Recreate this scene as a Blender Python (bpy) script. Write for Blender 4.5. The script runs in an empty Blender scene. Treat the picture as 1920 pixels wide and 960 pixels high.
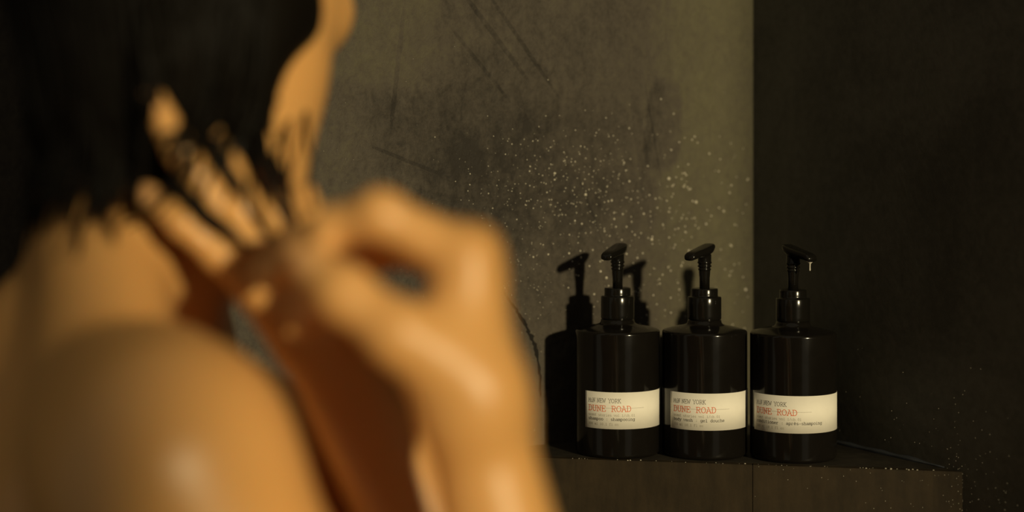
import bpy, bmesh, math, random
import numpy as np
from mathutils import Vector, Matrix

random.seed(7)
rng = np.random.default_rng(11)
sc = bpy.context.scene
COL = sc.collection
R = math.radians

# ------------------------------------------------------------------ camera
CZ = 1.36                      # camera height above the floor
F = 3000.0                     # focal length in pixels of a 1920 wide frame
HOR = 310.0                    # image row of the horizon (lens shifted down)
cam_d = bpy.data.cameras.new('camera')
cam = bpy.data.objects.new('camera', cam_d)
COL.objects.link(cam)
TURN = R(-29)                  # the plan below is laid out square to the lens, then turned so the walls run along x and y
cam.location = (0, 0, CZ)
cam.rotation_euler = (R(90), 0, TURN)
cam_d.sensor_width = 36.0
cam_d.lens = F / 1920 * 36
cam_d.shift_y = -(480 - HOR) / 1920
cam_d.clip_start = 0.02
cam_d.dof.use_dof = True
cam_d.dof.focus_distance = 1.176
cam_d.dof.aperture_fstop = 2.5
sc.camera = cam

# ------------------------------------------------------------------ world, sun, exposure
w = bpy.data.worlds.new('world')
sc.world = w
w.use_nodes = True
bg = w.node_tree.nodes['Background']
bg.inputs[0].default_value = (1.0, 0.91, 0.70, 1)
bg.inputs[1].default_value = 0.16
SUN_AZ, SUN_EL = R(28.7), R(11)
sd = bpy.data.lights.new('low_sun', 'SUN')
sd.energy = 2.7
sd.color = (1.0, 0.84, 0.50)
sd.angle = R(2.4)
so = bpy.data.objects.new('low_sun', sd)
COL.objects.link(so)
to_sun = Vector((math.sin(SUN_AZ) * math.cos(SUN_EL), -math.cos(SUN_AZ) * math.cos(SUN_EL), math.sin(SUN_EL)))
to_sun.rotate(Matrix.Rotation(TURN, 3, 'Z'))
so.rotation_euler = to_sun.to_track_quat('Z', 'Y').to_euler()
so.location = (0.0, -3.0, 2.2)
sc.view_settings.view_transform = 'Standard'
sc.view_settings.look = 'None'
sc.view_settings.gamma = 1
sc.view_settings.use_curve_mapping = False
sc.view_settings.exposure = 0.0

# ------------------------------------------------------------------ helpers
def P(px, py, Y):
    """world point seen at a picture position at depth Y"""
    return Vector(((px - 960) / F * Y, Y, CZ + (HOR - py) / F * Y))

def tag(o, label=None, cat=None, group=None, kind=None):
    if label: o['label'] = label
    if cat: o['category'] = cat
    if group: o['group'] = group
    if kind: o['kind'] = kind
    return o

def obj(name, verts, faces, mat=None, parent=None, smooth=True):
    me = bpy.data.meshes.new(name)
    me.from_pydata([tuple(v) for v in verts], [], [tuple(f) for f in faces])
    me.update()
    if smooth:
        me.polygons.foreach_set('use_smooth', [True] * len(me.polygons))
    o = bpy.data.objects.new(name, me)
    COL.objects.link(o)
    if mat: me.materials.append(mat)
    if parent: o.parent = parent
    return o

def bm_obj(name, bm, mat=None, parent=None, smooth=False):
    me = bpy.data.meshes.new(name)
    bm.to_mesh(me); bm.free()
    if smooth:
        me.polygons.foreach_set('use_smooth', [True] * len(me.polygons))
    o = bpy.data.objects.new(name, me)
    COL.objects.link(o)
    if mat: me.materials.append(mat)
    if parent: o.parent = parent
    return o

class NT:
    """tiny wrapper for material nodes"""
    def __init__(self, name):
        self.m = bpy.data.materials.new(name)
        self.m.use_nodes = True
        self.t = self.m.node_tree
        self.b = self.t.nodes['Principled BSDF']
        self.tc = None
    def n(self, typ, **kw):
        x = self.t.nodes.new(typ)
        for k, v in kw.items(): setattr(x, k, v)
        return x
    def l(self, a, b): self.t.links.new(a, b)
    def obj(self):
        if not self.tc: self.tc = self.n('ShaderNodeTexCoord')
        return self.tc.outputs['Object']
    def math(self, op, a, b=None, c=None, clamp=False):
        x = self.n('ShaderNodeMath', operation=op, use_clamp=clamp)
        for i, v in enumerate((a, b, c)):
            if v is None: continue
            if isinstance(v, (int, float)): x.inputs[i].default_value = v
            else: self.l(v, x.inputs[i])
        return x.outputs[0]
    def mapping(self, vec, scale=(1, 1, 1), loc=(0, 0, 0), rot=(0, 0, 0)):
        x = self.n('ShaderNodeMapping')
        x.inputs['Scale'].default_value = scale
        x.inputs['Location'].default_value = loc
        x.inputs['Rotation'].default_value = rot
        self.l(vec, x.inputs['Vector'])
        return x.outputs[0]
    def noise(self, vec, scale, detail=4, rough=.55, dist=0):
        x = self.n('ShaderNodeTexNoise')
        x.inputs['Scale'].default_value = scale
        x.inputs['Detail'].default_value = detail
        x.inputs['Roughness'].default_value = rough
        x.inputs['Distortion'].default_value = dist
        self.l(vec, x.inputs['Vector'])
        return x.outputs[0]
    def ramp(self, fac, a, b, lo=0.0, hi=1.0):
        x = self.n('ShaderNodeMapRange')
        x.interpolation_type = 'SMOOTHSTEP'
        self.l(fac, x.inputs[0])
        x.inputs[1].default_value = lo; x.inputs[2].default_value = hi
        x.inputs[3].default_value = a; x.inputs[4].default_value = b
        return x.outputs[0]
    def mix(self, fac, a, b):
        x = self.n('ShaderNodeMix', data_type='RGBA')
        if isinstance(fac, (int, float)): x.inputs[0].default_value = fac
        else: self.l(fac, x.inputs[0])
        for i, v in ((6, a), (7, b)):
            if isinstance(v, tuple): x.inputs[i].default_value = (*v, 1)
            else: self.l(v, x.inputs[i])
        return x.outputs[2]
    def bump(self, h, strength=.3, dist=.001):
        x = self.n('ShaderNodeBump')
        x.inputs['Strength'].default_value = strength
        x.inputs['Distance'].default_value = dist
        self.l(h, x.inputs['Height'])
        self.l(x.outputs[0], self.b.inputs['Normal'])
    def set(self, color=None, rough=None, spec=None, **kw):
        if color is not None:
            if isinstance(color, tuple): self.b.inputs['Base Color'].default_value = (*color, 1)
            else: self.l(color, self.b.inputs['Base Color'])
        if rough is not None:
            if isinstance(rough, (int, float)): self.b.inputs['Roughness'].default_value = rough
            else: self.l(rough, self.b.inputs['Roughness'])
        if spec is not None: self.b.inputs['Specular IOR Level'].default_value = spec
        for k, v in kw.items(): self.b.inputs[k].default_value = v
        return self.m

def meet(p, d, q, e):
    """where line p+sd meets line q+te (plan)"""
    det = d.x * (-e.y) + e.x * d.y
    rx, ry = q.x - p.x, q.y - p.y
    s = (rx * (-e.y) + e.x * ry) / det
    return p + d * s

# ------------------------------------------------------------------ the corner of the room
TH = R(29)
CORNER = Vector((.2029, 1.347, 0))
UL = Vector((-math.cos(TH), -math.sin(TH), 0))      # along the plastered wall, away from the corner
UR = Vector((math.sin(TH), -math.cos(TH), 0))       # along the shaded wall, towards the viewer
SHELF_Z = CZ - .2177

def wall_uz(px, py):
    """place on the plastered wall (metres from the corner, height) seen at a picture position"""
    r = (px - 960) / F
    u = (CORNER.x - CORNER.y * r) / (math.cos(TH) - math.sin(TH) * r)
    Y = CORNER.y - math.sin(TH) * u
    return u, CZ + (HOR - py) / F * Y

def plaster_material():
    t = NT('trowelled_plaster')
    o = t.obj()
    sep = t.n('ShaderNodeSeparateXYZ'); t.l(o, sep.inputs[0])
    U, Z = sep.outputs[0], sep.outputs[2]
    big = t.noise(t.mapping(o, (1, 1, .8)), 9, 5, .6, .6)
    med = t.noise(t.mapping(o, (1, 1, .5), rot=(0, .35, 0)), 38, 6, .68, .8)
    fine = t.noise(o, 260, 5, .7)
    streak = t.noise(t.mapping(o, (1, 1, .12)), 90, 4, .6)
    pits = t.noise(t.mapping(o, (1, 1, .75), rot=(0, -.5, 0)), 120, 6, .75, .5)
    fac = t.math('MULTIPLY_ADD', big, .45, -.02)
    fac = t.math('MULTIPLY_ADD', pits, .66, fac)
    fac = t.math('MULTIPLY_ADD', med, .42, fac)
    fac = t.math('MULTIPLY_ADD', fine, .42, fac)
    fac = t.math('MULTIPLY_ADD', streak, .12, fac)
    fac = t.math('SUBTRACT', fac, .60)

    def blob(px, py, rx, ry, rot=0.0, soft=.5, hard=.9, wob=.25):
        """soft-edged trowel patch at a place on the wall; radii in metres"""
        u, z = wall_uz(px, py)
        du = t.math('SUBTRACT', U, u); dz = t.math('SUBTRACT', Z, z)
        c, s = math.cos(rot), -math.sin(rot)
        a = t.math('ADD', t.math('MULTIPLY', du, c), t.math('MULTIPLY', dz, s))
        b = t.math('ADD', t.math('MULTIPLY', du, -s), t.math('MULTIPLY', dz, c))
        a = t.math('POWER', t.math('ABSOLUTE', t.math('DIVIDE', a, rx)), 3.0)
        b = t.math('POWER', t.math('ABSOLUTE', t.math('DIVIDE', b, ry)), 3.0)
        d = t.math('ADD', a, b)
        d = t.math('ADD', d, t.math('MULTIPLY', t.math('SUBTRACT', med, .5), wob * 2))
        return t.ramp(d, 1, 0, soft, soft + hard)
    # the dry, smoother and paler band beside the corner
    uband, _ = wall_uz(1265, 300)
    band = t.ramp(t.math('ADD', U, t.math('MULTIPLY', t.math('SUBTRACT', big, .5), .07)), 1, 0, uband - .03, uband + .055)
    fac = t.math('ADD', fac, t.math('MULTIPLY', band, .36))
    # paler area by the top left, dark damp areas in the middle
    for args, amt in (((690, 30, .055, .05, 0, .3, 1.4), .17),
                      ((640, 330, .03, .06, 0, .3, 1.4), .10),
                      ((800, 250, .045, .035, .1, .1, 1.4, .5), -.12),
                      ((905, 215, .04, .05, .4, .5, 1.0), -.10),
                      ((1015, 190, .020, .03, 0, .2, 1.2, .5), -.11),
                      ((1010, 330, .08, .05, .3, .3, 1.4), -.10),
                      ((860, 420, .06, .05, .3, .3, 1.4), -.07),
                      ((1244, 235, .019, .040, -.10, .55, .6, .5), -.20),
                      ((1205, 300, .006, .06, .16, .5, .6), -.10),
                      ((930, 70, .0022, .045, .72, .5, .8, .9), -.16),
                      ((985, 90, .0018, .05, .68, .5, .8, .9), -.14),
                      ((900, 120, .0016, .04, .75, .5, .8, .9), -.10),
                      ((745, 130, .0020, .05, -.12, .5, .9, .9), -.12),
                      ((760, 300, .03, .0016, -.35, .5, .8, .9), -.13),
                      ((1225, 250, .0010, .05, .20, .4, .8, 1.2), -.14),
                      ((1110, 400, .0014, .03, .40, .4, .8, 1.2), -.10)):
        fac = t.math('ADD', fac, t.math('MULTIPLY', blob(*args), amt))
    fac = t.math('MAXIMUM', t.math('MINIMUM', fac, 1.0), 0.0)
    cr = t.n('ShaderNodeValToRGB')
    t.l(fac, cr.inputs[0])
    e = cr.color_ramp.elements
    e[0].position = .12; e[0].color = (.026, .022, .018, 1)
    e[1].position = .92; e[1].color = (.110, .100, .060, 1)
    x = e.new(.45); x.color = (.070, .059, .046, 1)
    h = t.math('MULTIPLY_ADD', fine, .5, t.math('MULTIPLY', med, .8))
    t.bump(t.math('ADD', h, t.math('MULTIPLY', pits, 1.2)), .8, .0014)
    return t.set(cr.outputs[0], t.ramp(big, .55, .8), .2)

def dark_wall_material():
    t = NT('damp_dark_plaster')
    o = t.obj()
    a = t.noise(o, 7, 5, .6, .4)
    b = t.noise(o, 130, 4, .65)
    f = t.math('MULTIPLY_ADD', b, .35, t.math('MULTIPLY', a, .7))
    t.bump(b, .25, .001)
    return t.set(t.mix(t.ramp(f, 0, 1, .3, .75), (.055, .052, .042), (.125, .118, .092)), .6, .3)

def box_wall(name, along, normal_back, length, height, thick, mat, start=0.0):
    bm = bmesh.new()
    bmesh.ops.create_cube(bm, size=1)
    for v in bm.verts:
        v.co = Vector((start + (v.co.x + .5) * (length - start), (v.co.y + .5) * thick, (v.co.z + .5) * height))
    o = bm_obj(name, bm, mat)
    X, Y = along, normal_back
    o.matrix_world = Matrix(((X.x, Y.x, 0, CORNER.x), (X.y, Y.y, 0, CORNER.y), (0, 0, 1, 0), (0, 0, 0, 1)))
    return o

NL = Vector((-math.sin(TH), math.cos(TH), 0))       # behind the plastered wall
NR = Vector((math.cos(TH), math.sin(TH), 0))        # behind the shaded wall
wall_left = box_wall('wall_left', UL, NL, 2.3, 2.5, .12, plaster_material(), -.12)
tag(wall_left, 'sunlit rough trowelled plaster wall behind the bottles', kind='structure')
wall_right = box_wall('wall_right', UR, NR, 2.3, 2.5, .12, dark_wall_material())
tag(wall_right, 'dark shaded plaster wall meeting the sunlit wall', kind='structure')

DEPTH = 2.2  # unseen wall added behind the camera to shade the left of the body
shade_edge = Vector((-.134, .60, 0)); sun_plan = Vector((math.sin(SUN_AZ), -math.cos(SUN_AZ), 0))
u_shade_edge = (meet(CORNER + UR * DEPTH, UL, shade_edge, sun_plan) - (CORNER + UR * DEPTH)).dot(UL)
bm = bmesh.new()
for (ua, ub, za, zb) in ((u_shade_edge, 2.3, 0, 2.5), (0, u_shade_edge, 2.2, 2.5)):
    r = bmesh.ops.create_cube(bm, size=1)
    for v in r['verts']:
        p = CORNER + UL * (ua + (ub - ua) * (v.co.x + .5)) + UR * (DEPTH + .12 * (v.co.y + .5))
        v.co = Vector((p.x, p.y, za + (zb - za) * (v.co.z + .5)))
bmesh.ops.recalc_face_normals(bm, faces=bm.faces)
tag(bm_obj('wall_added_shade', bm, wall_right.data.materials[0]), 'added unseen dark plaster wall, its opening edge shades the left of the body', kind='structure')

def floor_material():
    t = NT('stone_floor')
    f = t.noise(t.obj(), 12, 6, .6)
    return t.set(t.mix(f, (.05, .045, .038), (.10, .09, .075)), .5, .4)
bm = bmesh.new()
bmesh.ops.create_cube(bm, size=1)
for v in bm.verts:
    p = CORNER + UL * ((v.co.x + .5) * 2.6 - .3) + UR * ((v.co.y + .5) * 2.9 - .3)
    v.co = Vector((p.x, p.y, v.co.z * .1 - .05))
bmesh.ops.recalc_face_normals(bm, faces=bm.faces)
tag(bm_obj('floor', bm, floor_material()), 'dark stone floor of the shower corner', kind='structure')

# crack in the plaster: a ragged dark fissure standing in the wall face
def wall_pt(u, z, off=0.0):
    p = CORNER + UL * u - NL * off
    return Vector((p.x, p.y, z))
dark = NT('crack_shadow_filler').set((.016, .014, .012), .9, .1)
def wall_ribbon(name, pts, width, mat, parent, off=.00035, seed=1):
    rr = random.Random(seed)
    vs, fs = [], []
    path = []
    for (a, b) in zip(pts, pts[1:]):
        for k in range(7):
            s = k / 7
            path.append((a[0] + (b[0] - a[0]) * s, a[1] + (b[1] - a[1]) * s))
    path.append(pts[-1])
    n = len(path)
    for i, (px, py) in enumerate(path):
        u, z = wall_uz(px + rr.uniform(-1.6, 1.6), py + rr.uniform(-1, 1))
        wd = width * (.35 + .65 * math.sin(math.pi * min(1, (i + .6) / n))) * rr.uniform(.5, 1.3)
        for s in (-1, 1): vs.append(wall_pt(u + s * wd, z, off))
        for s in (-1, 1): vs.append(wall_pt(u + s * wd, z, -.002))
        if i:
            a, b = (i - 1) * 4, i * 4
            fs += [(a, a + 1, b + 1, b), (a, b, b + 2, a + 2), (a + 1, a + 3, b + 3, b + 1)]
    o = obj(name, vs, fs, mat, None, False)
    o.parent = parent
    o.matrix_parent_inverse = parent.matrix_world.inverted()
    return o
wall_ribbon('crack', [(943, 546), (957, 566), (972, 588), (986, 612), (997, 634), (1006, 660), (1012, 700), (1014, 745)], .0017, dark, wall_left, seed=3)

# ------------------------------------------------------------------ corner ledge that carries the bottles
def ledge_material(name, a, b):
    t = NT(name)
    o = t.obj()
    f = t.noise(o, 22, 6, .65, .5)
    s = t.noise(t.mapping(o, (1, 1, .2)), 120, 4, .6)
    g = t.noise(o, 300, 3, .6)
    k = t.math('MULTIPLY_ADD', s, .4, t.math('MULTIPLY', f, .6))
    t.bump(t.math('ADD', k, t.math('MULTIPLY', g, .4)), .25, .0008)
    return t.set(t.mix(t.ramp(k, 0, 1, .3, .7), a, b), .6, .15)
E0 = Vector((.0159, 1.1918, 0)); E1 = Vector((.3200, 1.1358, 0))
ed = (E1 - E0).normalized()
A = meet(E0, ed, CORNER, UL)       # front edge meets the plastered wall
B = meet(E0, ed, CORNER, UR)       # front edge meets the shaded wall
ledge = bpy.data.objects.new('corner_ledge', None)
COL.objects.link(ledge)
ledge.location = (B.x, B.y, SHELF_Z - .20)
tag(ledge, 'dark brown triangular stone ledge in the wall corner under the pump bottles', 'shelf')
front_n = Vector((ed.y, -ed.x, 0))
if front_n.y > 0: front_n = -front_n
PT = .008
def prism(name, plan, z0, z1, mat, parent, bev=0.0012):
    bm = bmesh.new()
    lo = [bm.verts.new((p.x, p.y, z0)) for p in plan]
    hi = [bm.verts.new((p.x, p.y, z1)) for p in plan]
    n = len(plan)
    bm.faces.new(lo[::-1]); bm.faces.new(hi)
    for i in range(n):
        bm.faces.new((lo[i], lo[(i + 1) % n], hi[(i + 1) % n], hi[i]))
    bmesh.ops.recalc_face_normals(bm, faces=bm.faces)
    if bev: bmesh.ops.bevel(bm, geom=list(bm.edges), offset=bev, segments=2, affect='EDGES')
    c = parent.location
    for v in bm.verts: v.co -= c
    return bm_obj(name, bm, mat, parent)
top_m = ledge_material('wet_ledge_top', (.022, .019, .015), (.045, .038, .028))
front_m = ledge_material('ledge_front', (.020, .0145, .0085), (.040, .028, .015))
A2, B2 = A - front_n * PT, B - front_n * PT
A2 = meet(A2, ed, CORNER, UL); B2 = meet(B2, ed, CORNER, UR)
prism('slab', [A2, B2, CORNER], SHELF_Z - .20, SHELF_Z - .0, top_m, ledge, 0)
J = E0 + ed * ((((1411 - 960) / F) * E0.y - E0.x) / (ed.x - ((1411 - 960) / F) * ed.y))
prism('front_panel', [A, J - ed * .00015, J - ed * .00015 - front_n * PT, A2], SHELF_Z - .20, SHELF_Z, front_m, ledge, .0003)
prism('front_panel', [J + ed * .00015, B, B2, J + ed * .00015 - front_n * PT], SHELF_Z - .20, SHELF_Z, front_m, ledge, .0003)

# pale bead painted as the wet top's reflection where the ledge meets the shaded wall
def tube(path, radii, seg=8, cap=True):
    vs, fs = [], []
    n = len(path)
    up = Vector((.13, .21, .97))
    for i, p in enumerate(path):
        d = (path[min(i + 1, n - 1)] - path[max(i - 1, 0)]).normalized()
        a = d.cross(up)
        if a.length < 1e-4: a = d.cross(Vector((1, 0, 0)))
        a.normalize(); b = d.cross(a)
        for k in range(seg):
            t = 2 * math.pi * k / seg
            vs.append(p + (a * math.cos(t) + b * math.sin(t)) * radii[i])
        if i:
            o0, o1 = (i - 1) * seg, i * seg
            for k in range(seg):
                fs.append((o0 + k, o0 + (k + 1) % seg, o1 + (k + 1) % seg, o1 + k))
    if cap:
        fs.append(tuple(range(seg))[::-1]); fs.append(tuple(range((n - 1) * seg, n * seg)))
    return vs, fs
sheen_m = NT('grey_blue_sheen').set((.050, .056, .068), .35, .4)
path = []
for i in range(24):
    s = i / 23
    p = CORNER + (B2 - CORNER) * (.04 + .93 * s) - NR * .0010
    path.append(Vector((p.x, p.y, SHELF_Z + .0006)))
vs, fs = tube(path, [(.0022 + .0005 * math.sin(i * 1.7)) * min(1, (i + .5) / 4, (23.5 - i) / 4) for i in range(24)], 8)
sheen = obj('sheen_strip', [v - ledge.location for v in vs], fs, sheen_m, ledge)
sheen['label'] = 'thin grey-blue bead painted where the wet ledge top reflects'

# ------------------------------------------------------------------ stroke lettering
def arc(cx, cy, rx, ry, a0, a1, n=12):
    return [(cx + rx * math.cos(R(a0 + (a1 - a0) * i / n)), cy + ry * math.sin(R(a0 + (a1 - a0) * i / n))) for i in range(n + 1)]
def sf(x, y, w=.10): return [(x - w, y), (x + w, y)]
CAP, XH = .90, .62
G = {
 'D': [[(.13, 0), (.13, CAP)], [(.03, 0), (.28, 0)] + arc(.28, .45, .26, .45, -90, 90) + [(.03, CAP)]],
 'U': [[(.11, CAP), (.11, .28)] + arc(.30, .28, .19, .28, 180, 360) + [(.49, CAP)], sf(.11, CAP), sf(.49, CAP)],
 'N': [[(.12, 0), (.12, CAP), (.48, 0), (.48, CAP)], sf(.12, 0), sf(.08, CAP, .07), sf(.48, CAP)],
 'E': [[(.12, 0), (.12, CAP)], [(.03, CAP), (.50, CAP), (.50, .70)], [(.03, 0), (.53, 0), (.53, .22)], [(.12, .47), (.36, .47)], [(.36, .56), (.36, .38)]],
 'R': [[(.13, 0), (.13, CAP)], [(.03, CAP), (.32, CAP)] + arc(.32, .67, .18, .23, 90, -90) + [(.13, .44)], [(.30, .44), (.52, 0), (.59, 0)], sf(.13, 0)],
 'O': [arc(.30, .45, .25, .45, 0, 360, 22)],
 'A': [[(.06, 0), (.30, CAP), (.54, 0)], [(.15, .30), (.45, .30)], sf(.06, 0, .08), sf(.54, 0, .08), [(.16, CAP), (.31, CAP)]],
 'M': [[(.08, 0), (.08, CAP), (.30, .25), (.52, CAP), (.52, 0)], sf(.08, 0, .08), sf(.52, 0, .08)],
 'W': [[(.02, CAP), (.16, 0), (.30, .75), (.44, 0), (.58, CAP)], sf(.03, CAP, .07), sf(.57, CAP, .07)],
 'Y': [[(.06, CAP), (.30, .42), (.54, CAP)], [(.30, .42), (.30, 0)], sf(.30, 0), sf(.07, CAP, .08), sf(.53, CAP, .08)],
 'K': [[(.13, 0), (.13, CAP)], [(.50, CAP), (.13, .40)], [(.24, .52), (.54, 0)], sf(.13, 0), sf(.13, CAP), sf(.50, CAP, .08), sf(.53, 0, .08)],
 'i': [[(.16, XH), (.30, XH), (.30, 0)], sf(.30, 0, .17), [(.29, .84), (.33, .84)]],
 'a': [arc(.28, .44, .19, .18, 160, 0, 8) + [(.47, .06), (.56, 0)], arc(.27, .17, .20, .17, 0, 360, 14)],
 'b': [[(.02, CAP), (.12, CAP), (.12, 0)], arc(.31, .31, .20, .31, 0, 360, 16)],
 'c': [arc(.31, .31, .22, .31, 45, 318, 14)],
 'd': [[(.38, CAP), (.48, CAP), (.48, 0), (.57, 0)], arc(.29, .31, .20, .31, 0, 360, 16)],
 'e': [[(.08, .33), (.52, .33)] + arc(.30, .31, .22, .31, 3, 318, 16)],
 'f': [arc(.40, .70, .15, .20, 50, 180, 8) + [(.25, 0)], [(.08, XH), (.48, XH)], sf(.25, 0, .15)],
 'g': [arc(.29, .33, .20, .29, 0, 360, 16), [(.57, XH), (.49, XH), (.49, -.08)] + arc(.29, -.08, .20, .18, 0, -150, 8)],
 'h': [[(.02, CAP), (.12, CAP), (.12, 0)], arc(.30, .40, .18, .22, 180, 0, 8) + [(.48, 0)], sf(.12, 0, .09), sf(.48, 0, .09)],
 'l': [[(.14, CAP), (.30, CAP), (.30, 0)], sf(.30, 0, .18)],
 'm': [[(.0, XH), (.08, XH), (.08, 0)], arc(.19, .46, .11, .16, 180, 0, 6) + [(.30, 0)], arc(.41, .46, .11, .16, 180, 0, 6) + [(.52, 0)], sf(.08, 0, .06), sf(.52, 0, .06)],
 'n': [[(.02, XH), (.12, XH), (.12, 0)], arc(.30, .40, .18, .22, 180, 0, 8) + [(.48, 0)], sf(.12, 0, .09), sf(.48, 0, .09)],
 'o': [arc(.30, .31, .23, .31, 0, 360, 18)],
 'p': [[(.02, XH), (.11, XH), (.11, -.26)], arc(.31, .31, .20, .31, 0, 360, 16), sf(.11, -.26, .10)],
 'r': [[(.05, XH), (.18, XH), (.18, 0)], arc(.36, .40, .18, .20, 170, 50, 6), sf(.18, 0, .14)],
 's': [arc(.30, .465, .18, .155, 30, 270, 9) + arc(.30, .155, .19, .155, 90, -150, 9)],
 't': [[(.22, .85), (.22, .15)] + arc(.36, .15, .14, .15, 180, 310, 6), [(.06, XH), (.46, XH)]],
 'u': [[(.02, XH), (.12, XH), (.12, .2)] + arc(.30, .2, .18, .2, 180, 360, 8) + [(.48, XH)], [(.48, .2), (.48, 0), (.57, 0)]],
 'v': [[(.07, XH), (.30, 0), (.53, XH)], sf(.07, XH, .08), sf(.53, XH, .08)],
 'w': [[(.04, XH), (.16, 0), (.30, .5), (.44, 0), (.56, XH)], sf(.04, XH, .07), sf(.56, XH, .07)],
 'y': [[(.07, XH), (.30, .02)], [(.53, XH), (.22, -.26), (.08, -.26)], sf(.07, XH, .08), sf(.53, XH, .08)],
 'z': [[(.10, .50), (.10, XH), (.48, XH), (.10, 0), (.50, 0), (.50, .12)]],
 '0': [arc(.30, .43, .20, .43, 0, 360, 18)],
 '1': [[(.14, .72), (.30, .86), (.30, 0)], sf(.30, 0, .18)],
 '3': [arc(.28, .65, .18, .21, 150, -90, 9) + arc(.28, .22, .21, .22, 90, -150, 9)],
 '.': [[(.27, .03), (.33, .03)]],
 ':': [[(.27, .08), (.33, .08)], [(.27, .52), (.33, .52)]],
 '/': [[(.12, -.08), (.48, .95)]],
 '-': [[(.10, .33), (.50, .33)]],
 ' ': [],
}
G['\u00e8'] = G['e'] + [[(.20, .88), (.34, .74)]]
NARROW = {'i': .38}

class Curved:
    """lettering laid round a cylinder: x is arc length, y is height"""
    def __init__(self, rad): self.v, self.f, self.rad = [], [], rad
    def pt(self, x, y, r):
        a = x / self.rad
        return (r * math.sin(a), -r * math.cos(a), y)
    def stroke(self, pts, wd):
        pts2 = [pts[0]]
        for a, b in zip(pts, pts[1:]):
            n = max(1, int(math.hypot(b[0] - a[0], b[1] - a[1]) / .0015))
            for k in range(1, n + 1): pts2.append((a[0] + (b[0] - a[0]) * k / n, a[1] + (b[1] - a[1]) * k / n))
        pts = pts2
        n = len(pts)
        base = len(self.v)
        closed = math.hypot(pts[0][0] - pts[-1][0], pts[0][1] - pts[-1][1]) < 1e-7
        for i, (x, y) in enumerate(pts):
            a = pts[i - 1] if i else (pts[-2] if closed else pts[0])
            b = pts[i + 1] if i < n - 1 else (pts[1] if closed else pts[-1])
            dx, dy = b[0] - a[0], b[1] - a[1]
            L = math.hypot(dx, dy) or 1e-9
            nx, ny = -dy / L * wd / 2, dx / L * wd / 2
            ex = ey = 0
            if not closed and i in (0, n - 1):
                s = -1 if i == 0 else 1
                ex, ey = dx / L * wd * .4 * s, dy / L * wd * .4 * s
            self.v.append(self.pt(x + nx + ex, y + ny + ey, self.rad))
            self.v.append(self.pt(x - nx + ex, y - ny + ey, self.rad))
            if i:
                k = base + 2 * i
                self.f.append((k - 2, k - 1, k + 1, k))
    def text(self, s, x0, y0, adv, cap, wd, prop=False):
        sx = adv / .62
        sy = cap / CAP
        x = x0
        for ch in s:
            sh = 0
            if prop and ch == 'i': sh = -.12
            for pl in G[ch]:
                self.stroke([(x + (px + sh) * sx, y0 + py * sy) for px, py in pl], wd)
            k = 1.0
            if prop: k = {'i': .55, ' ': .55, 'M': 1.1, 'W': 1.25, 'O': 1.08, 'R': 1.0}.get(ch, .98)
            x += adv * k
        return x

# ------------------------------------------------------------------ pump bottles
def lathe(profile, seg=72):
    vs, fs = [], []
    n = len(profile)
    for (r, z) in profile:
        for k in range(seg):
            a = 2 * math.pi * k / seg
            vs.append((r * math.cos(a), r * math.sin(a), z))
    for i in range(n - 1):
        for k in range(seg):
            fs.append((i * seg + k, i * seg + (k + 1) % seg, (i + 1) * seg + (k + 1) % seg, (i + 1) * seg + k))
    fs.append(tuple(range(seg))[::-1])
    fs.append(tuple(range((n - 1) * seg, n * seg)))
    return vs, fs

BR = .0320
def fillet(cx, cz, r, a0, a1, n=6):
    return [(cx + r * math.cos(R(a0 + (a1 - a0) * i / n)), cz + r * math.sin(R(a0 + (a1 - a0) * i / n))) for i in range(n + 1)]
body_prof = [(.0245, .0012), (.0285, 0)] + fillet(BR - .003, .003, .003, -90, 0) + \
            [(BR, z) for z in (.02, .05, .075)] + fillet(BR - .0022, .0915, .0022, 0, 76, 7) + \
            [(.0270, .0946), (.0215, .0960), (.0165, .0970), (.0138, .0979), (.0128, .0992), (.0125, .1010)]
collar_prof = [(.0118, .0990), (.0121, .0990), (.0121, .1003), (.0114, .1007), (.0114, .1011), (.0123, .1015), (.0126, .1022),
               (.0126, .1045), (.0126, .1120), (.0126, .1178), (.0123, .1185), (.0105, .1187), (.0101, .1190), (.0100, .1200), (.0100, .1240),
               (.0097, .1247), (.0088, .1249), (.0060, .1249), (.0045, .1245)]
stem_prof = [(.0038, .1235), (.0039, .1330), (.0041, .1345), (.0043, .1375), (.0044, .1385), (.0049, .1388), (.0049, .1396), (.0043, .1400),
             (.0044, .1408), (.0052, .1411), (.0052, .1420), (.0046, .1424), (.0047, .1434), (.0054, .1438), (.0054, .1447), (.0050, .1452), (.0051, .1505)]

def plastic():
    t = NT('black_glossy_plastic')
    f = t.noise(t.obj(), 60, 3, .5)
    return t.set(t.mix(f, (.0050, .0042, .0034), (.0080, .0068, .0055)), t.ramp(f, .10, .16), .35)
def pump_plastic():
    t = NT('black_satin_pump_plastic')
    f = t.noise(t.obj(), 400, 3, .5)
    t.bump(f, .05, .0003)
    return t.set((.0065, .0058, .0046), .17, .35)
def paper():
    t = NT('cream_label_paper')
    f = t.noise(t.obj(), 180, 5, .6)
    return t.set(t.mix(f, (.80, .76, .67), (.88, .84, .75)), .6, .25)
M_pl, M_pump, M_paper = plastic(), pump_plastic(), paper()
M_black = NT('black_ink').set((.035, .032, .028), .7, .2)
M_grey = NT('pale_grey_ink').set((.28, .25, .20), .7, .2)
M_orange = NT('orange_red_ink').set((.72, .13, .035), .7, .2)
M_cream = NT('white_conditioner').set((.62, .58, .50), .35, .5)

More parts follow.
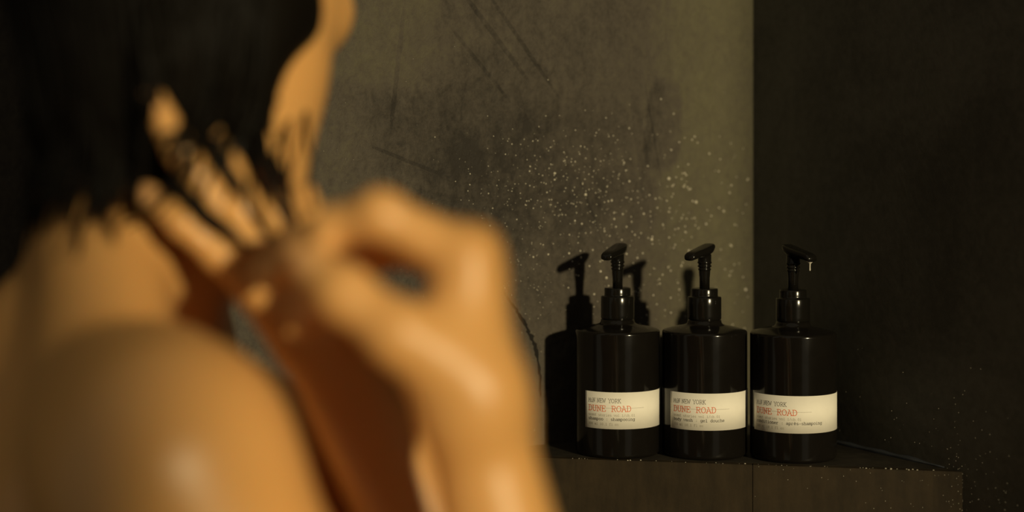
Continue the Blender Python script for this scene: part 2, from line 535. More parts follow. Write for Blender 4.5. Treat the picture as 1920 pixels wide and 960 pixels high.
# pump head: rings along the spout direction (+x local), wide thumb pad at the back, beak at the front
def pump_head():
    #   s       ztop    zbot    halfw
    S = [(-.0102, .1580, .1572, .0012), (-.0088, .1585, .1560, .0036), (-.0064, .1585, .1538, .0056), (-.0030, .1581, .1508, .0064),
         (.0010, .1573, .1494, .0066), (.0055, .1563, .1488, .0063), (.0100, .1554, .1484, .0058), (.0150, .1545, .1478, .0053),
         (.0195, .1535, .1471, .0049), (.0224, .1522, .1466, .0045), (.0236, .1505, .1468, .0036)]
    vs, fs = [], []
    seg = 20
    for (s, zt, zb, hw) in S:
        cz, hz = (zt + zb) / 2, (zt - zb) / 2
        for k in range(seg):
            a = 2 * math.pi * k / seg
            c, q = math.cos(a), math.sin(a)
            x = math.copysign(abs(c) ** .75, c) * hw
            z = math.copysign(abs(q) ** .75, q) * hz
            if q > 0: z -= .0006 * (1 - abs(c)) * (1 if s > -.004 else 0)     # dished thumb pad
            vs.append((s, x, cz + z))
    n = len(S)
    for i in range(n - 1):
        for k in range(seg):
            fs.append((i * seg + k, (i + 1) * seg + k, (i + 1) * seg + (k + 1) % seg, i * seg + (k + 1) % seg))
    fs.append(tuple(range(seg))); fs.append(tuple(range((n - 1) * seg, n * seg))[::-1])
    return vs, fs

LABEL_Z0, LABEL_Z1 = .0225, .0497
def label_shell(a0, a1):
    vs, fs = [], []
    n = 70
    for i in range(n + 1):
        a = a0 + (a1 - a0) * i / n
        for r in (BR + .0001, BR + .00022):
            for z in (LABEL_Z0, LABEL_Z1):
                vs.append((r * math.sin(a), -r * math.cos(a), z))
        if i:
            o, q = (i - 1) * 4, i * 4
            fs += [(o + 2, q + 2, q + 3, o + 3), (o + 3, q + 3, q + 1, o + 1), (o, o + 1, q + 1, q), (o, q, q + 2, o + 2)]
    fs += [(0, 2, 3, 1), (n * 4, n * 4 + 1, n * 4 + 3, n * 4 + 2)]
    return vs, fs

def make_bottle(pos, start_deg, spout_deg, product, drip, label):
    root = bpy.data.objects.new('pump_bottle', None)
    COL.objects.link(root)
    root.location = (pos[0], pos[1], SHELF_Z)
    tag(root, label, 'bottle', 'three pump bottles on the corner ledge')
    obj('bottle_body', *lathe(body_prof), M_pl, root)
    obj('collar', *lathe(collar_prof, 56), M_pump, root)
    st = obj('pump_stem', *lathe(stem_prof, 32), M_pump, root)
    hd = obj('pump_head', *pump_head(), M_pump, root)
    hd.rotation_euler.z = R(spout_deg)
    a0 = R(start_deg)
    lab = obj('paper_label', *label_shell(a0, a0 + R(236)), M_paper, root)
    lab['label'] = 'cream paper label with black and orange print'
    RR = BR + .00030
    x0 = RR * a0 + .0036
    top = LABEL_Z1
    blk, gry, org = Curved(RR), Curved(RR), Curved(RR + .00003)
    prod, size, line, side = Curved(RR), Curved(RR), Curved(RR), Curved(RR)
    blk.text('MiN NEW YORK', x0, top - .0078, .00238, .0030, .00025, True)
    org.text('DUNE ROAD', x0, top - .0142, .00378, .0041, .00040)
    line.stroke([(x0 + .001, top - .0117), (x0 + .0445, top - .0117)], .00018)
    gry.text('scent stories vol.1/ch.01', x0, top - .0178, .00148, .0018, .00016)
    prod.text(product, x0, top - .0209, .00184, .0021, .00027)
    size.text('300 ml 10.1 fl oz', x0, top - .0245, .00144, .0018, .00018)
    # closely set small print on the side panel
    rr = random.Random(5)
    xs = RR * (a0 + R(146))
    for k in range(14):
        y = top - .0032 - k * .00155
        if k == 7: continue
        x = xs
        while x < xs + .038:
            wd = rr.uniform(.0010, .0040)
            side.stroke([(x, y), (min(x + wd, xs + .039), y)], .00055)
            x += wd + .0007
    for nm, c, m in (('brand_lettering', blk, M_black), ('title_lettering', org, M_orange), ('story_lettering', gry, M_grey),
                     ('product_lettering', prod, M_black), ('volume_lettering', size, M_grey), ('strike_line', line, M_grey), ('side_print', side, M_black)):
        obj(nm, c.v, c.f, m, lab, False)
    if drip:
        vs, fs = tube([Vector((0, 0, .0004)), Vector((0, 0, -.0006)), Vector((0, 0, -.0016)), Vector((0, 0, -.0026)), Vector((0, 0, -.0050)), Vector((0, 0, -.0072)), Vector((0, 0, -.0078))],
                      [.0026, .0027, .0016, .0006, .00045, .0006, .0002], 14)
        d = obj('product_drip', vs, fs, M_cream, hd)
        d.location = (.0203, 0, .1477)
        d['label'] = 'white drip hanging from the spout'
    return root

make_bottle((.0802, 1.2150), -52, 244.5, 'shampoo : shampooing', False, 'black pump bottle with label reading shampoo, beside the sunlit wall')
make_bottle((.1455, 1.2090), -58, 233.5, 'body wash : gel douche', False, 'black pump bottle with label reading body wash, middle of the three')
make_bottle((.2101, 1.1960), -71, 297, 'conditioner : apr\u00e8s-shampoing', True, 'black pump bottle with label reading conditioner, white drip on its spout')

# ------------------------------------------------------------------ water droplets
def droplets(name, pts, mat):
    """pts: (position, normal, radius)"""
    vs, fs = [], []
    seg, rings = 8, 3
    for (p, nrm, r) in pts:
        a = nrm.orthogonal().normalized(); b = nrm.cross(a)
        base = len(vs)
        for i in range(rings):
            t = (i / rings) * math.pi / 2
            for k in range(seg):
                q = 2 * math.pi * (k + .5 * i) / seg
                vs.append(p + (a * math.cos(q) + b * math.sin(q)) * r * math.cos(t) + nrm * (r * .7 * math.sin(t) - .0001))
            if i:
                o0, o1 = base + (i - 1) * seg, base + i * seg
                for k in range(seg): fs.append((o0 + k, o0 + (k + 1) % seg, o1 + (k + 1) % seg, o1 + k))
        vs.append(p + nrm * (r * .7))
        o1 = base + (rings - 1) * seg
        for k in range(seg): fs.append((o1 + k, o1 + (k + 1) % seg, len(vs) - 1))
    return obj(name, vs, fs, mat)
M_drop = NT('water_droplet').set((.52, .48, .38), .14, .9)  # pale base colour stands in for sunlight gathered by clear drops
rr = random.Random(21)
pts = []
n_out = -NL
def add_wall_drop(px, py, r):
    if not (560 < px < 1408 and 0 < py < 830): return
    u, z = wall_uz(px, py)
    pts.append((wall_pt(u, z, 0), n_out, r))
for _ in range(330): add_wall_drop(rr.gauss(1060, 85), rr.gauss(345, 62), rr.choice((.00022, .0003, .0004, .0005, .0006)))
for _ in range(230): add_wall_drop(rr.gauss(1240, 110), rr.gauss(430, 110), rr.choice((.0003, .0004, .0005, .0007, .0008)))
for _ in range(190): add_wall_drop(rr.gauss(960, 70), rr.gauss(470, 80), rr.choice((.0002, .00025, .0003, .0004)))
for _ in range(120): add_wall_drop(rr.uniform(600, 1000), rr.gauss(420, 120), rr.choice((.00015, .0002, .00025)))
for _ in range(90): add_wall_drop(rr.uniform(1080, 1405), rr.uniform(250, 600), rr.choice((.0004, .0006, .0008, .0009)))
for _ in range(60): add_wall_drop(rr.uniform(930, 1020), rr.uniform(520, 830), rr.choice((.0002, .0003, .0004)))
for _ in range(60): add_wall_drop(rr.uniform(480, 800), rr.uniform(480, 740), rr.choice((.0002, .0003, .0004)))
for px, py, r in ((1254, 335, .0013), (1305, 379, .0012), (1098, 365, .0011), (1222, 449, .0011), (1126, 509, .0009), (1137, 521, .0010), (1398, 543, .0012),
                  (1040, 325, .0009), (1147, 376, .0008), (1180, 340, .0008), (1067, 475, .0008), (1028, 477, .0007), (1000, 482, .0007), (1357, 396, .0009), (1371, 461, .0009),
                  (1324, 420, .0008), (1207, 401, .0008), (1078, 414, .0007), (1040, 337, .0007), (994, 312, .0006), (993, 321, .0006), (1282, 350, .0008), (1253, 501, .0007)):
    add_wall_drop(px, py, r * 1.2)
tag(droplets('water_droplets', pts, M_drop), 'bright water droplets splashed over the sunlit plaster wall', 'droplets', kind='stuff')
pts = []
for _ in range(190):
    s = rr.uniform(.05, .26) if rr.random() < .3 else rr.gauss(.262, .03)
    z = SHELF_Z + abs(rr.gauss(0, .03)) if s < .245 else SHELF_Z + rr.gauss(-.01, .03)
    p = CORNER + UR * s
    pts.append((Vector((p.x, p.y, z)), -NR, rr.choice((.0002, .0003, .0004))))
tag(droplets('water_droplets', pts, M_drop), 'tiny water droplets on the dark shaded wall by the ledge end', 'droplets', kind='stuff')
pts = []
for _ in range(60):
    k = rr.random() ** 2
    p = B + (A - B) * k * .4
    pts.append((Vector((p.x, p.y, SHELF_Z - abs(rr.gauss(0, .025)) - .001)), front_n, rr.choice((.0002, .00025, .0003))))
for _ in range(45):
    p = A + (B - A) * rr.uniform(.25, .97) - front_n * rr.uniform(.001, .004)
    pts.append((Vector((p.x, p.y, SHELF_Z)), Vector((0, 0, 1)), rr.choice((.0003, .0005, .0008))))
tag(droplets('water_droplets', pts, M_drop), 'tiny water droplets on the dark ledge at the foot of the bottles', 'droplets', kind='stuff')

# ------------------------------------------------------------------ the person: one continuous body from a smooth distance field
class Field:
    def __init__(self, lo, hi, h):
        self.lo = np.array(lo, float); self.h = h
        self.n = np.ceil((np.array(hi) - self.lo) / h).astype(int) + 1
        self.f = np.full(self.n, .05, np.float32)
    def box(self, lo, hi):
        a = np.clip(np.floor((lo - self.lo) / self.h).astype(int), 0, self.n - 1)
        b = np.clip(np.ceil((hi - self.lo) / self.h).astype(int) + 1, 1, self.n)
        return a, b
    def coords(self, a, b):
        return [(self.lo[i] + self.h * np.arange(a[i], b[i])).astype(np.float32) for i in range(3)]
    @staticmethod
    def smin(x, y, k):
        if k <= 0: return np.minimum(x, y)
        hh = np.maximum(k - np.abs(x - y), 0) / k
        return np.minimum(x, y) - hh * hh * k * .25
    def cone(self, p, q, r0, r1, k):
        p, q = np.array(p, np.float32), np.array(q, np.float32)
        m = max(r0, r1) + .045
        a, b = self.box(np.minimum(p, q) - m, np.maximum(p, q) + m)
        if np.any(b <= a): return
        X, Y, Z = self.coords(a, b)
        d = q - p
        L2 = float(d @ d) or 1e-9
        dx, dy, dz = (X - p[0])[:, None, None], (Y - p[1])[None, :, None], (Z - p[2])[None, None, :]
        t = np.clip((dx * d[0] + dy * d[1] + dz * d[2]) / L2, 0, 1)
        D = np.sqrt((dx - t * d[0]) ** 2 + (dy - t * d[1]) ** 2 + (dz - t * d[2]) ** 2) - (r0 + (r1 - r0) * t)
        s = tuple(slice(a[i], b[i]) for i in range(3))
        self.f[s] = self.smin(self.f[s], D, k)
    def ell(self, c, axes, rad, k, sub=False):
        """ellipsoid; axes = 3 unit vectors or None"""
        c = np.array(c, np.float32); rad = np.array(rad, np.float32)
        m = float(rad.max()) + .045
        a, b = self.box(c - m, c + m)
        if np.any(b <= a): return
        X, Y, Z = self.coords(a, b)
        dx, dy, dz = (X - c[0])[:, None, None], (Y - c[1])[None, :, None], (Z - c[2])[None, None, :]
        if axes is None: axes = ((1, 0, 0), (0, 1, 0), (0, 0, 1))
        k0 = 0; k1 = 0
        for ax, r in zip(axes, rad):
            v = dx * ax[0] + dy * ax[1] + dz * ax[2]
            k0 = k0 + (v / r) ** 2; k1 = k1 + (v / (r * r)) ** 2
        k0 = np.sqrt(k0); k1 = np.sqrt(k1) + 1e-6
        D = k0 * (k0 - 1) / k1
        s = tuple(slice(a[i], b[i]) for i in range(3))
        if sub: self.f[s] = -self.smin(-self.f[s], D, k)
        else: self.f[s] = self.smin(self.f[s], D, k)
    def merge(self, o, k):
        a = np.round((o.lo - self.lo) / self.h).astype(int)
        s = tuple(slice(a[i], a[i] + o.n[i]) for i in range(3))
        self.f[s] = self.smin(self.f[s], o.f, k)
    def sub_field(self, lo, hi):
        a, b = self.box(np.array(lo), np.array(hi))
        g = Field(self.lo + a * self.h, self.lo + (b - 1) * self.h - self.h * .25, self.h)
        g.n = np.array(b - a); g.f = np.full(g.n, .05, np.float32)
        return g
    def mesh(self):
        f = self.f; h = self.h
        ins = f < 0
        c = [(i, j, k) for i in (0, 1) for j in (0, 1) for k in (0, 1)]
        nx, ny, nz = f.shape
        cnt = np.zeros((nx - 1, ny - 1, nz - 1), np.uint8)
        for (i, j, k) in c: cnt += ins[i:nx - 1 + i, j:ny - 1 + j, k:nz - 1 + k]
        act = (cnt > 0) & (cnt < 8)
        idx = np.argwhere(act)
        num = np.full(act.shape, -1, np.int32)
        num[act] = np.arange(len(idx))
        vals = np.stack([f[idx[:, 0] + i, idx[:, 1] + j, idx[:, 2] + k] for (i, j, k) in c], 1)
        cc = np.array(c, np.float32)
        acc = np.zeros((len(idx), 3), np.float32); ct = np.zeros(len(idx), np.float32)
        for e0 in range(8):
            for e1 in range(e0 + 1, 8):
                if np.abs(cc[e0] - cc[e1]).sum() != 1: continue
                v0, v1 = vals[:, e0], vals[:, e1]
                m = (v0 < 0) != (v1 < 0)
                t = np.where(m, v0 / np.where(m, v0 - v1, 1), 0)
                acc += np.where(m[:, None], cc[e0] + t[:, None] * (cc[e1] - cc[e0]), 0)
                ct += m
        V = self.lo + (idx + acc / ct[:, None]) * h
        faces = []
        for ax in range(3):
            s0 = [slice(None)] * 3; s1 = [slice(None)] * 3
            s0[ax] = slice(0, -1); s1[ax] = slice(1, None)
            A0, A1 = ins[tuple(s0)], ins[tuple(s1)]
            e = np.argwhere(A0 != A1)
            o = [x for x in range(3) if x != ax]
            e = e[(e[:, o[0]] > 0) & (e[:, o[1]] > 0) & (e[:, o[0]] < f.shape[o[0]] - 1) & (e[:, o[1]] < f.shape[o[1]] - 1)]
            q = []
            for (d0, d1) in ((-1, -1), (0, -1), (0, 0), (-1, 0)):
                x = e.copy(); x[:, o[0]] += d0; x[:, o[1]] += d1
                q.append(num[x[:, 0], x[:, 1], x[:, 2]])
            q = np.stack(q, 1)
            flip = A0[e[:, 0], e[:, 1], e[:, 2]]
            if ax == 1: flip = ~flip
            q[~flip] = q[~flip][:, ::-1]
            faces.append(q)
        return V, np.concatenate(faces)

def np_obj(name, V, Fq, mat, parent=None):
    me = bpy.data.meshes.new(name)
    me.vertices.add(len(V)); me.vertices.foreach_set('co', V.astype(np.float32).ravel())
    me.loops.add(Fq.size); me.loops.foreach_set('vertex_index', Fq.astype(np.int32).ravel())
    me.polygons.add(len(Fq)); me.polygons.foreach_set('loop_start', np.arange(0, Fq.size, 4, dtype=np.int32))
    me.polygons.foreach_set('use_smooth', np.ones(len(Fq), bool))
    me.update(calc_edges=True); me.validate()
    o = bpy.data.objects.new(name, me); COL.objects.link(o)
    me.materials.append(mat)
    if parent: o.parent = parent
    return o

def W(x, y, z): return np.array((x, y, CZ + z))
def Pn(px, py, Y): return np.array(P(px, py, Y))
HS = .0026
body = Field((-.36, .50, -.012), (.15, 1.02, CZ + .335), HS)

# torso, facing +x, right side towards the viewer
body.ell(W(-.200, .785, -.28), None, (.098, .125, .185), .03)
body.ell(W(-.214, .785, -.165), None, (.076, .090, .110), .04)
body.cone(W(-.185, .775, -.40), W(-.175, .775, -.52), .098, .100, .06)
body.ell(W(-.168, .775, -.60), None, (.115, .155, .120), .06)
for sy in (-1, 1):
    y = .775 + sy * .078
    body.cone(W(-.165, y, -.64), W(-.160, y, -.95), .082, .052, .03)
    body.cone(W(-.160, y, -.95), W(-.172, y, -1.27), .052, .033, .03)
    body.ell(W(-.185, y, -1.05), None, (.045, .045, .09), .03)
    body.cone(W(-.190, y, -1.322), W(-.060, y + sy * .02, -1.338), .034, .017, .03)
    body.ell(W(-.095, y + sy * .012, -1.340), None, (.075, .036, .0185), .02)
body.ell(W(-.155, .775, -.192), None, (.092, .092, .100), .02)
# neck, nape and throat, leaning forward
body.cone(W(-.192, .775, -.085), W(-.152, .780, .07), .050, .048, .02)
body.cone(W(-.142, .782, -.008), W(-.130, .787, .05), .042, .038, .02)
# trapezius and shoulders
body.cone(W(-.190, .750, -.024), W(-.172, .668, -.090), .028, .029, .03)
body.cone(W(-.190, .805, -.022), W(-.190, .890, -.090), .028, .032, .03)
body.cone(W(-.232, .765, -.11), W(-.195, .690, -.150), .036, .032, .04)
body.cone(W(-.145, .626, -.106), W(-.132, .604, -.110), .046, .045, .017)
body.cone(W(-.205, .900, -.124), W(-.200, .895, -.140), .045, .045, .03)
# collar bones and upper chest
body.cone(W(-.152, .758, -.108), W(-.158, .685, -.110), .010, .012, .020)
body.cone(W(-.152, .800, -.108), W(-.180, .880, -.112), .010, .012, .020)
# upper arms
R_EL, L_EL = W(.036, .588, -.325), W(.034, .745, -.310)
body.cone(W(-.130, .604, -.120), W(-.06, .592, -.232), .045, .042, .025)
body.cone(W(-.06, .590, -.232), R_EL, .042, .034, .02)
body.cone(W(-.200, .893, -.142), W(-.105, .850, -.265), .044, .040, .025)
body.cone(W(-.105, .850, -.265), L_EL, .040, .035, .02)

# head, turned to look away over the far side
fh = np.array((.77, .64, 0)); rh = np.array((.64, -.77, 0)); zh = np.array((0, 0, 1.))
HC = W(-.163, .790, .190)
def H(f, r, z): return HC + fh * f + rh * r + zh * z
AX = (fh, rh, zh)
body.ell(H(-.012, 0, .012), AX, (.095, .074, .098), .02)
body.ell(H(.028, 0, -.045), AX, (.058, .056, .075), .03)
for s in (-1, 1):
    body.cone(H(.005, s * .050, -.070), H(.066, s * .014, -.113), .016, .014, .03)
    body.ell(H(.052, s * .036, -.030), AX, (.024, .022, .022), .02)
    body.ell(H(.074, s * .032, .004), AX, (.016, .016, .011), .008, sub=True)
    body.ell(H(.064, s * .032, .003), AX, (.014, .015, .013), .004)
    body.cone(H(.074, s * .012, .022), H(.066, s * .048, .020), .008, .007, .012)
    body.ell(H(-.010, s * .074, -.012), (fh, rh, zh), (.017, .006, .031), .006)
    body.ell(H(-.006, s * .078, -.034), (fh, rh, zh), (.009, .005, .011), .005)
    body.cone(H(.088, 0, -.050), H(.090, s * .011, -.052), .008, .0065, .006)
body.ell(H(.072, 0, -.110), AX, (.020, .022, .017), .02)
body.cone(H(.080, 0, .012), H(.098, 0, -.040), .008, .010, .012)
body.cone(H(.097, 0, -.042), H(.094, 0, -.050), .011, .009, .006)
body.cone(H(.084, -.016, -.073), H(.090, 0, -.071), .0055, .0075, .005)
body.cone(H(.084, .016, -.073), H(.090, 0, -.071), .0055, .0075, .005)
body.cone(H(.083, -.013, -.083), H(.087, .0, -.084), .0060, .0080, .005)
body.cone(H(.083, .013, -.083), H(.087, .0, -.084), .0060, .0080, .005)
body.cone(H(.045, 0, -.100), W(-.128, .785, .045), .030, .030, .02)

nails = []
def finger(g, pts, rad, k=.004):
    pts = [Pn(*p) for p in pts]
    for i in range(len(pts) - 1):
        g.cone(pts[i], pts[i + 1], rad[i], rad[i + 1], k)
        if 0 < i: g.ell(pts[i], None, (rad[i] * 1.06,) * 3, .003)
    d = pts[-2] - (pts[-3] + pts[-1]) / 2
    ax = (pts[-1] - pts[-2]); ax /= np.linalg.norm(ax)
    d = d - ax * (d @ ax); d /= (np.linalg.norm(d) + 1e-9)
    nails.append((pts[-1] * .92 + pts[-2] * .08, ax, d, rad[-1]))

# right forearm and hand
RH = dict(
    wrist=Pn(890, 775, .605),
    index=[(874, 487, .604), (714, 404, .604), (622, 430, .612), (560, 466, .622)],
    middle=[(882, 478, .624), (706, 404, .626), (590, 448, .638), (508, 518, .648)],
    ring=[(890, 492, .643), (728, 432, .648), (634, 530, .652), (574, 606, .652)],
    pinky=[(898, 524, .660), (775, 462, .668), (700, 478, .672), (655, 520, .672)],
    thumb=[(862, 706, .592), (748, 625, .586), (646, 550, .590), (586, 500, .600)])
g = body.sub_field((-.14, .51, CZ - .40), (.12, .78, CZ + .03))
g.cone(R_EL, R_EL * .62 + RH['wrist'] * .38, .034, .029, .02)
g.cone(R_EL * .62 + RH['wrist'] * .38, RH['wrist'], .029, .0185, .02)
g.cone(RH['wrist'] + np.array((0, .008, 0)), RH['wrist'] + np.array((0, -.006, .004)), .0195, .018, .012)
for nm, r in (('index', .0112), ('middle', .0114), ('ring', .011), ('pinky', .0105)):
    m = Pn(*RH[nm][0])
    off = {'index': (-.002, -.010, 0), 'middle': (0, -.002, 0), 'ring': (.002, .006, 0), 'pinky': (.003, .013, 0)}[nm]
    g.cone(RH['wrist'] + np.array(off), m, .0135, r, .012)
    g.ell(m, None, (r * 1.0,) * 3, .008)
g.cone(Pn(885, 720, .596), Pn(800, 652, .590), .0160, .0138, .014)          # ball of the thumb
g.cone(Pn(862, 660, .602), Pn(872, 560, .606), .012, .011, .012)           # web between thumb and index finger
finger(g, RH['index'], (.0102, .0092, .0080, .0068))
finger(g, RH['middle'], (.0104, .0092, .0082, .0070))
finger(g, RH['ring'], (.0100, .0088, .0080, .0069))
finger(g, RH['pinky'], (.0092, .0080, .0072, .0062))
finger(g, RH['thumb'], (.0126, .0112, .0098, .0082), .006)
body.merge(g, .008)

# left forearm and hand, crossing in front and laid on the neck
LH = dict(
    wrist=Pn(612, 632, .720),
    index=[(560, 492, .714), (532, 392, .712), (508, 322, .716), (496, 268, .722)],
    middle=[(532, 506, .710), (470, 396, .702), (426, 316, .700), (396, 256, .704)],
    ring=[(502, 522, .707), (410, 388, .694), (340, 284, .690), (288, 190, .695)],
    pinky=[(474, 545, .705), (412, 478, .694), (344, 420, .690), (276, 366, .696)],
    thumb=[(605, 570, .710), (598, 490, .716), (580, 430, .724), (568, 370, .732)])
g = body.sub_field((-.20, .62, CZ - .40), (.12, .86, CZ + .06))
g.cone(L_EL, L_EL * .6 + LH['wrist'] * .4, .035, .032, .02)
g.cone(L_EL * .6 + LH['wrist'] * .4, LH['wrist'], .032, .0215, .02)
for nm, r in (('index', .0088), ('middle', .0086), ('ring', .0085), ('pinky', .0084)):
    m = Pn(*LH[nm][0])
    off = {'index': (.008, 0, .004), 'middle': (.003, 0, 0), 'ring': (-.004, 0, 0), 'pinky': (-.010, 0, 0)}[nm]
    g.cone(LH['wrist'] + np.array(off), m, .0135, r, .010)
g.cone(LH['wrist'] + np.array((.008, -.004, .01)), Pn(*LH['thumb'][1]), .015, .013, .012)
finger(g, LH['index'], (.0078, .0070, .0064, .0058), .002)
finger(g, LH['middle'], (.0078, .0070, .0065, .0059), .002)
finger(g, LH['ring'], (.0077, .0070, .0065, .0060), .002)
finger(g, LH['pinky'], (.0075, .0069, .0063, .0056), .002)
finger(g, LH['thumb'], (.0115, .0100, .0088, .0074), .005)
body.merge(g, .006)
V, Q = body.mesh()

def skin_material():
    t = NT('warm_wet_skin')
    o = t.obj()
    f = t.noise(o, 25, 4, .5)
    g = t.noise(o, 900, 3, .6)
    t.bump(g, .08, .0004)
    col = t.mix(f, (.70, .355, .110), (.79, .425, .145))
    # lips: a redder patch of skin round the mouth
    v = t.n('ShaderNodeVectorMath', operation='DISTANCE')
    t.l(o, v.inputs[0]); v.inputs[1].default_value = tuple(Matrix.Rotation(TURN, 3, 'Z') @ Vector(H(.096, 0, -.078)))
    col = t.mix(t.ramp(v.outputs['Value'], 1, 0, .012, .019), col, (.48, .15, .10))
    m = t.set(col, t.ramp(f, .36, .46), .5)
    b = t.b.inputs
    b['Subsurface Weight'].default_value = .25
    b['Subsurface Radius'].default_value = (1.0, .35, .15)
    b['Subsurface Scale'].default_value = .006
    return m
M_skin = skin_material()
person = np_obj('person', V, Q, M_skin)
tag(person, 'person with dark wet hair and bare shoulders, both hands at the neck', 'person')

M_nail = NT('finger_nail').set((.70, .37, .15), .3, .5)
for (c, ax, d, r) in nails:
    sd_ = np.cross(ax, d)
    vs, fs = [], []
    for i in range(7):
        for j in range(7):
            u, v = (i / 6 - .5) * 2, (j / 6 - .5) * 2
            m = math.sqrt(max(0, 1 - .5 * v * v)); uu = u * m
            x = uu * r * .95; y = v * r * .72
            hgt = math.sqrt(max(1e-9, r * r - y * y)) + .0006 - .0022 * max(0, uu) ** 2 - .0006 * abs(v) ** 4
            vs.append(Vector(c + ax * x + sd_ * y + d * hgt))
    for i in range(6):
        for j in range(6):
            k = i * 7 + j
            fs.append((k, k + 1, k + 8, k + 7))
    obj('fingernail', vs, fs, M_nail, person)

# eyes
M_eye = NT('eye_white').set((.75, .70, .62), .15, .5)
M_iris = NT('dark_iris').set((.03, .015, .008), .1, .5)
for s in (-1, 1):
    for nm, c, r, m in (('eyeball', H(.0665, s * .032, .003), .0122, M_eye), ('iris', H(.0745, s * .032, .003), .0052, M_iris)):
        bm = bmesh.new(); bmesh.ops.create_uvsphere(bm, u_segments=16, v_segments=10, radius=r)
        for v in bm.verts: v.co += Vector(c)
        bm_obj(nm, bm, m, person, True)

# ------------------------------------------------------------------ wet dark hair: a matted mass and separate wet strands
HS2 = .004
hf = Field((-.34, .62, CZ - .09), (-.02, .95, CZ + .35), HS2)
hf.ell(H(-.020, 0, .022), AX, (.101, .084, .104), .01)
hf.ell(H(-.035, 0, -.035), AX, (.085, .080, .090), .03)
hf.ell(H(.115, 0, -.030), AX, (.066, .130, .095), .02, sub=True)
hf.cone(H(-.020, .030, -.055), Pn(300, 120, .765), .062, .055, .03)
hf.cone(Pn(300, 60, .765), Pn(245, 270, .768), .056, .042, .03)
hf.cone(Pn(245, 270, .768), Pn(165, 400, .775), .042, .016, .03)
hf.cone(Pn(430, 40, .762), Pn(450, 150, .764), .040, .026, .03)
hf.cone(Pn(450, 150, .764), Pn(420, 235, .762), .026, .012, .03)
hf.cone(Pn(380, 100, .755), Pn(350, 260, .758), .040, .030, .03)
hf.cone(Pn(420, 200, .752), Pn(425, 330, .738), .026, .020, .02)
hf.cone(Pn(425, 330, .738), Pn(415, 425, .730), .020, .010, .02)
hf.cone(Pn(320, 250, .745), Pn(325, 400, .730), .024, .008, .02)
hf.cone(Pn(480, 200, .756), Pn(500, 330, .752), .022, .012, .02)
hf.cone(Pn(500, 330, .752), Pn(520, 400, .745), .012, .006, .01)
hf.ell(Pn(628, 200, .775), None, (.026, .06, .030), .015, sub=True)
hf.ell(Pn(596, 300, .775), None, (.018, .06, .030), .015, sub=True)
HV, HQ = hf.mesh()
def hair_material():
    t = NT('wet_black_brown_hair')
    o = t.obj()
    s = t.noise(t.mapping(o, (1, 1, .12)), 260, 4, .6, .3)
    t.bump(s, .5, .002)
    return t.set(t.mix(s, (.003, .0024, .0017), (.008, .006, .004)), .5, .12)
M_hair = hair_material()
hair = np_obj('hair', HV, HQ, M_hair, person)
hair['label'] = 'dark wet hair pulled down to the nape'

def sdf_sample(field, p):
    q = (np.array(p) - field.lo) / field.h
    i = np.clip(np.round(q).astype(int), 0, field.n - 1)
    return float(field.f[tuple(i)])
rs = random.Random(4)
svs, sfs = [], []
def strand(pts, r0, r1, n=14):
    """smooth strand through control points"""
    ctrl = [pts[0]] + pts + [pts[-1]]
    path = []
    for i in range(1, len(ctrl) - 2):
        for k in range(n // (len(pts) - 1) + 1):
            t = k / (n // (len(pts) - 1) + 1)
            a, b, c, d = ctrl[i - 1], ctrl[i], ctrl[i + 1], ctrl[i + 2]
            path.append(.5 * ((2 * b) + (c - a) * t + (2 * a - 5 * b + 4 * c - d) * t * t + (3 * b - a - 3 * c + d) * t ** 3))
    path.append(pts[-1])
    m = len(path)
    v, f = tube([Vector(p) for p in path], [r0 + (r1 - r0) * (i / (m - 1)) ** 1.5 for i in range(m)], 5)
    o = len(svs)
    svs.extend(v); sfs.extend([tuple(x + o for x in q) for q in f])
def surf_lay(p, extra):
    """lay a point on whatever lies behind it: hair, fingers or neck"""
    p = np.array(p, float)
    for _ in range(80):
        q = p + np.array((0, .0015, 0))
        d = min(sdf_sample(hf, q) if np.all(q > hf.lo) else .05, sdf_sample(body, q))
        if d < extra: break
        p = q
    return p
def surf_push(p, extra):
    """move a point towards the viewer until it lies just outside hair and skin"""
    p = np.array(p, float)
    for _ in range(60):
        d = min(sdf_sample(hf, p) if np.all(p > hf.lo) else .05, sdf_sample(body, p))
        if d > extra: break
        p[1] -= .003
    return p
for i in range(330):
    x0 = rs.uniform(70, 545)
    y0 = rs.uniform(-60, 40)
    s = (x0 - 70) / 490
    x2 = 100 + 390 * s + rs.gauss(0, 22); y2 = 415 - 110 * s + rs.gauss(0, 28)
    x1 = (x0 + x2) / 2 + rs.gauss(12, 14); y1 = (y0 + y2) / 2
    xm, ym = (x1 + x2) / 2 + rs.gauss(0, 6), (y1 + y2) / 2
    pts_ = [surf_push(Pn(x, y, .80), .0010 + rs.uniform(0, .002)) for x, y in ((x0, y0), (x1, y1), (xm, ym), (x2, y2))]
    strand(pts_, rs.uniform(.0007, .0017), .0003)
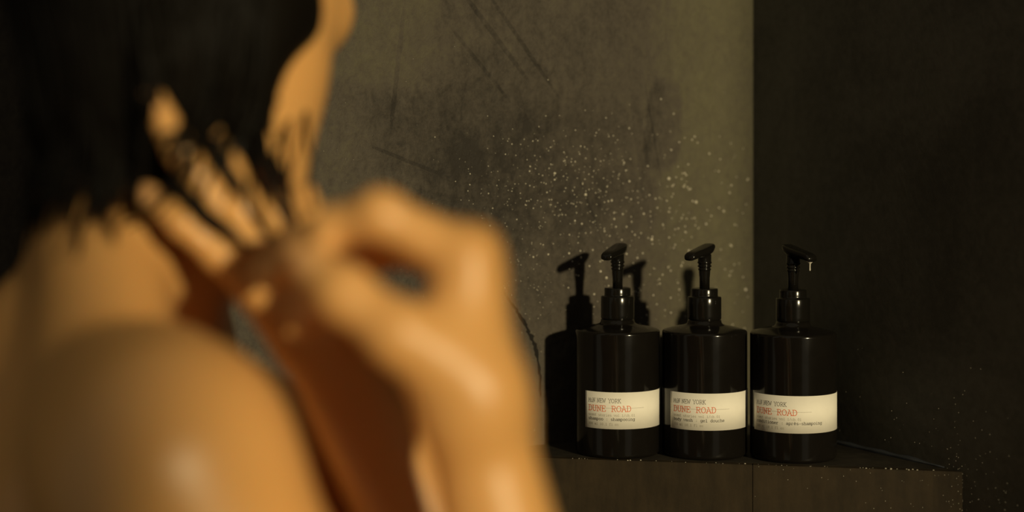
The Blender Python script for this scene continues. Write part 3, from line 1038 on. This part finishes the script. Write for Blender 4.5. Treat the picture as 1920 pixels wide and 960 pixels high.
# wisps that cross the fingers and the side of the neck
for (pts_px, r) in (([(300, 330), (350, 388), (400, 432), (440, 468)], .0030), ([(320, 350), (370, 400), (420, 440), (460, 480)], .0026),      # between little and ring finger
                    ([(360, 250), (400, 320), (440, 380), (480, 445)], .0030), ([(380, 260), (425, 340), (460, 400), (500, 460)], .0028),      # between ring and middle finger
                    ([(450, 240), (470, 310), (500, 380), (525, 445)], .0030), ([(465, 250), (490, 330), (512, 390), (535, 440)], .0028),      # between middle and index finger
                    ([(505, 215), (518, 285), (534, 350), (550, 412)], .0018),
                    ([(400, 180), (370, 240), (330, 262), (290, 285)], .0030), ([(370, 190), (345, 235), (315, 250), (270, 262)], .0030),      # over the ring finger
                    ([(390, 210), (375, 290), (365, 330), (345, 372)], .0030), ([(340, 150), (335, 215), (325, 245), (300, 300)], .0028),
                    ([(430, 200), (415, 285), (425, 330), (415, 380)], .0024), ([(350, 220), (345, 300), (330, 350), (318, 392)], .0026),
                    ([(250, 190), (240, 300), (235, 390), (250, 440)], .0026), ([(360, 190), (345, 300), (270, 390), (190, 430)], .0022),
                    ([(230, 250), (190, 330), (180, 400), (205, 450)], .0022), ([(180, 300), (140, 380), (120, 440), (130, 480)], .0022),
                    ([(470, 190), (440, 290), (450, 350), (470, 400)], .0022)):
    for _ in range(2):
        fine_px = []
        for a_, b_ in zip(pts_px, pts_px[1:]):
            fine_px += [a_, ((a_[0] + b_[0]) / 2, (a_[1] + b_[1]) / 2)]
        fine_px.append(pts_px[-1])
        jx, jy = rs.gauss(0, 9), rs.gauss(0, 7)
        q = [surf_lay(Pn(x + jx + rs.gauss(0, 3), y + jy + rs.gauss(0, 3), .668), .0012) for x, y in fine_px]
        for _ in range(4):                         # stretch the strand taut over what it crosses
            for i_ in range(1, len(q) - 1):
                q[i_][1] = min(q[i_][1], (q[i_ - 1][1] + q[i_ + 1][1]) / 2)
        strand(q, r * rs.uniform(.5, .9), .0004, 24)
st = obj('wet_strands', svs, sfs, M_hair, person)
tag(st, 'loose wet strands of dark hair', kind='stuff')

# turn the whole plan (camera and sun already stand turned)
ROT = Matrix.Rotation(TURN, 4, 'Z')
def turn_data(o):
    if o.data: o.data.transform(ROT)
    for ch in o.children: turn_data(ch)
for o in list(COL.objects):
    if o.parent is None and o not in (cam, so):
        if o.name.startswith(('person', 'corner_ledge', 'water_droplets', 'floor')):
            o.location = ROT @ o.location
            turn_data(o)
        else:
            o.matrix_world = ROT @ o.matrix_basis
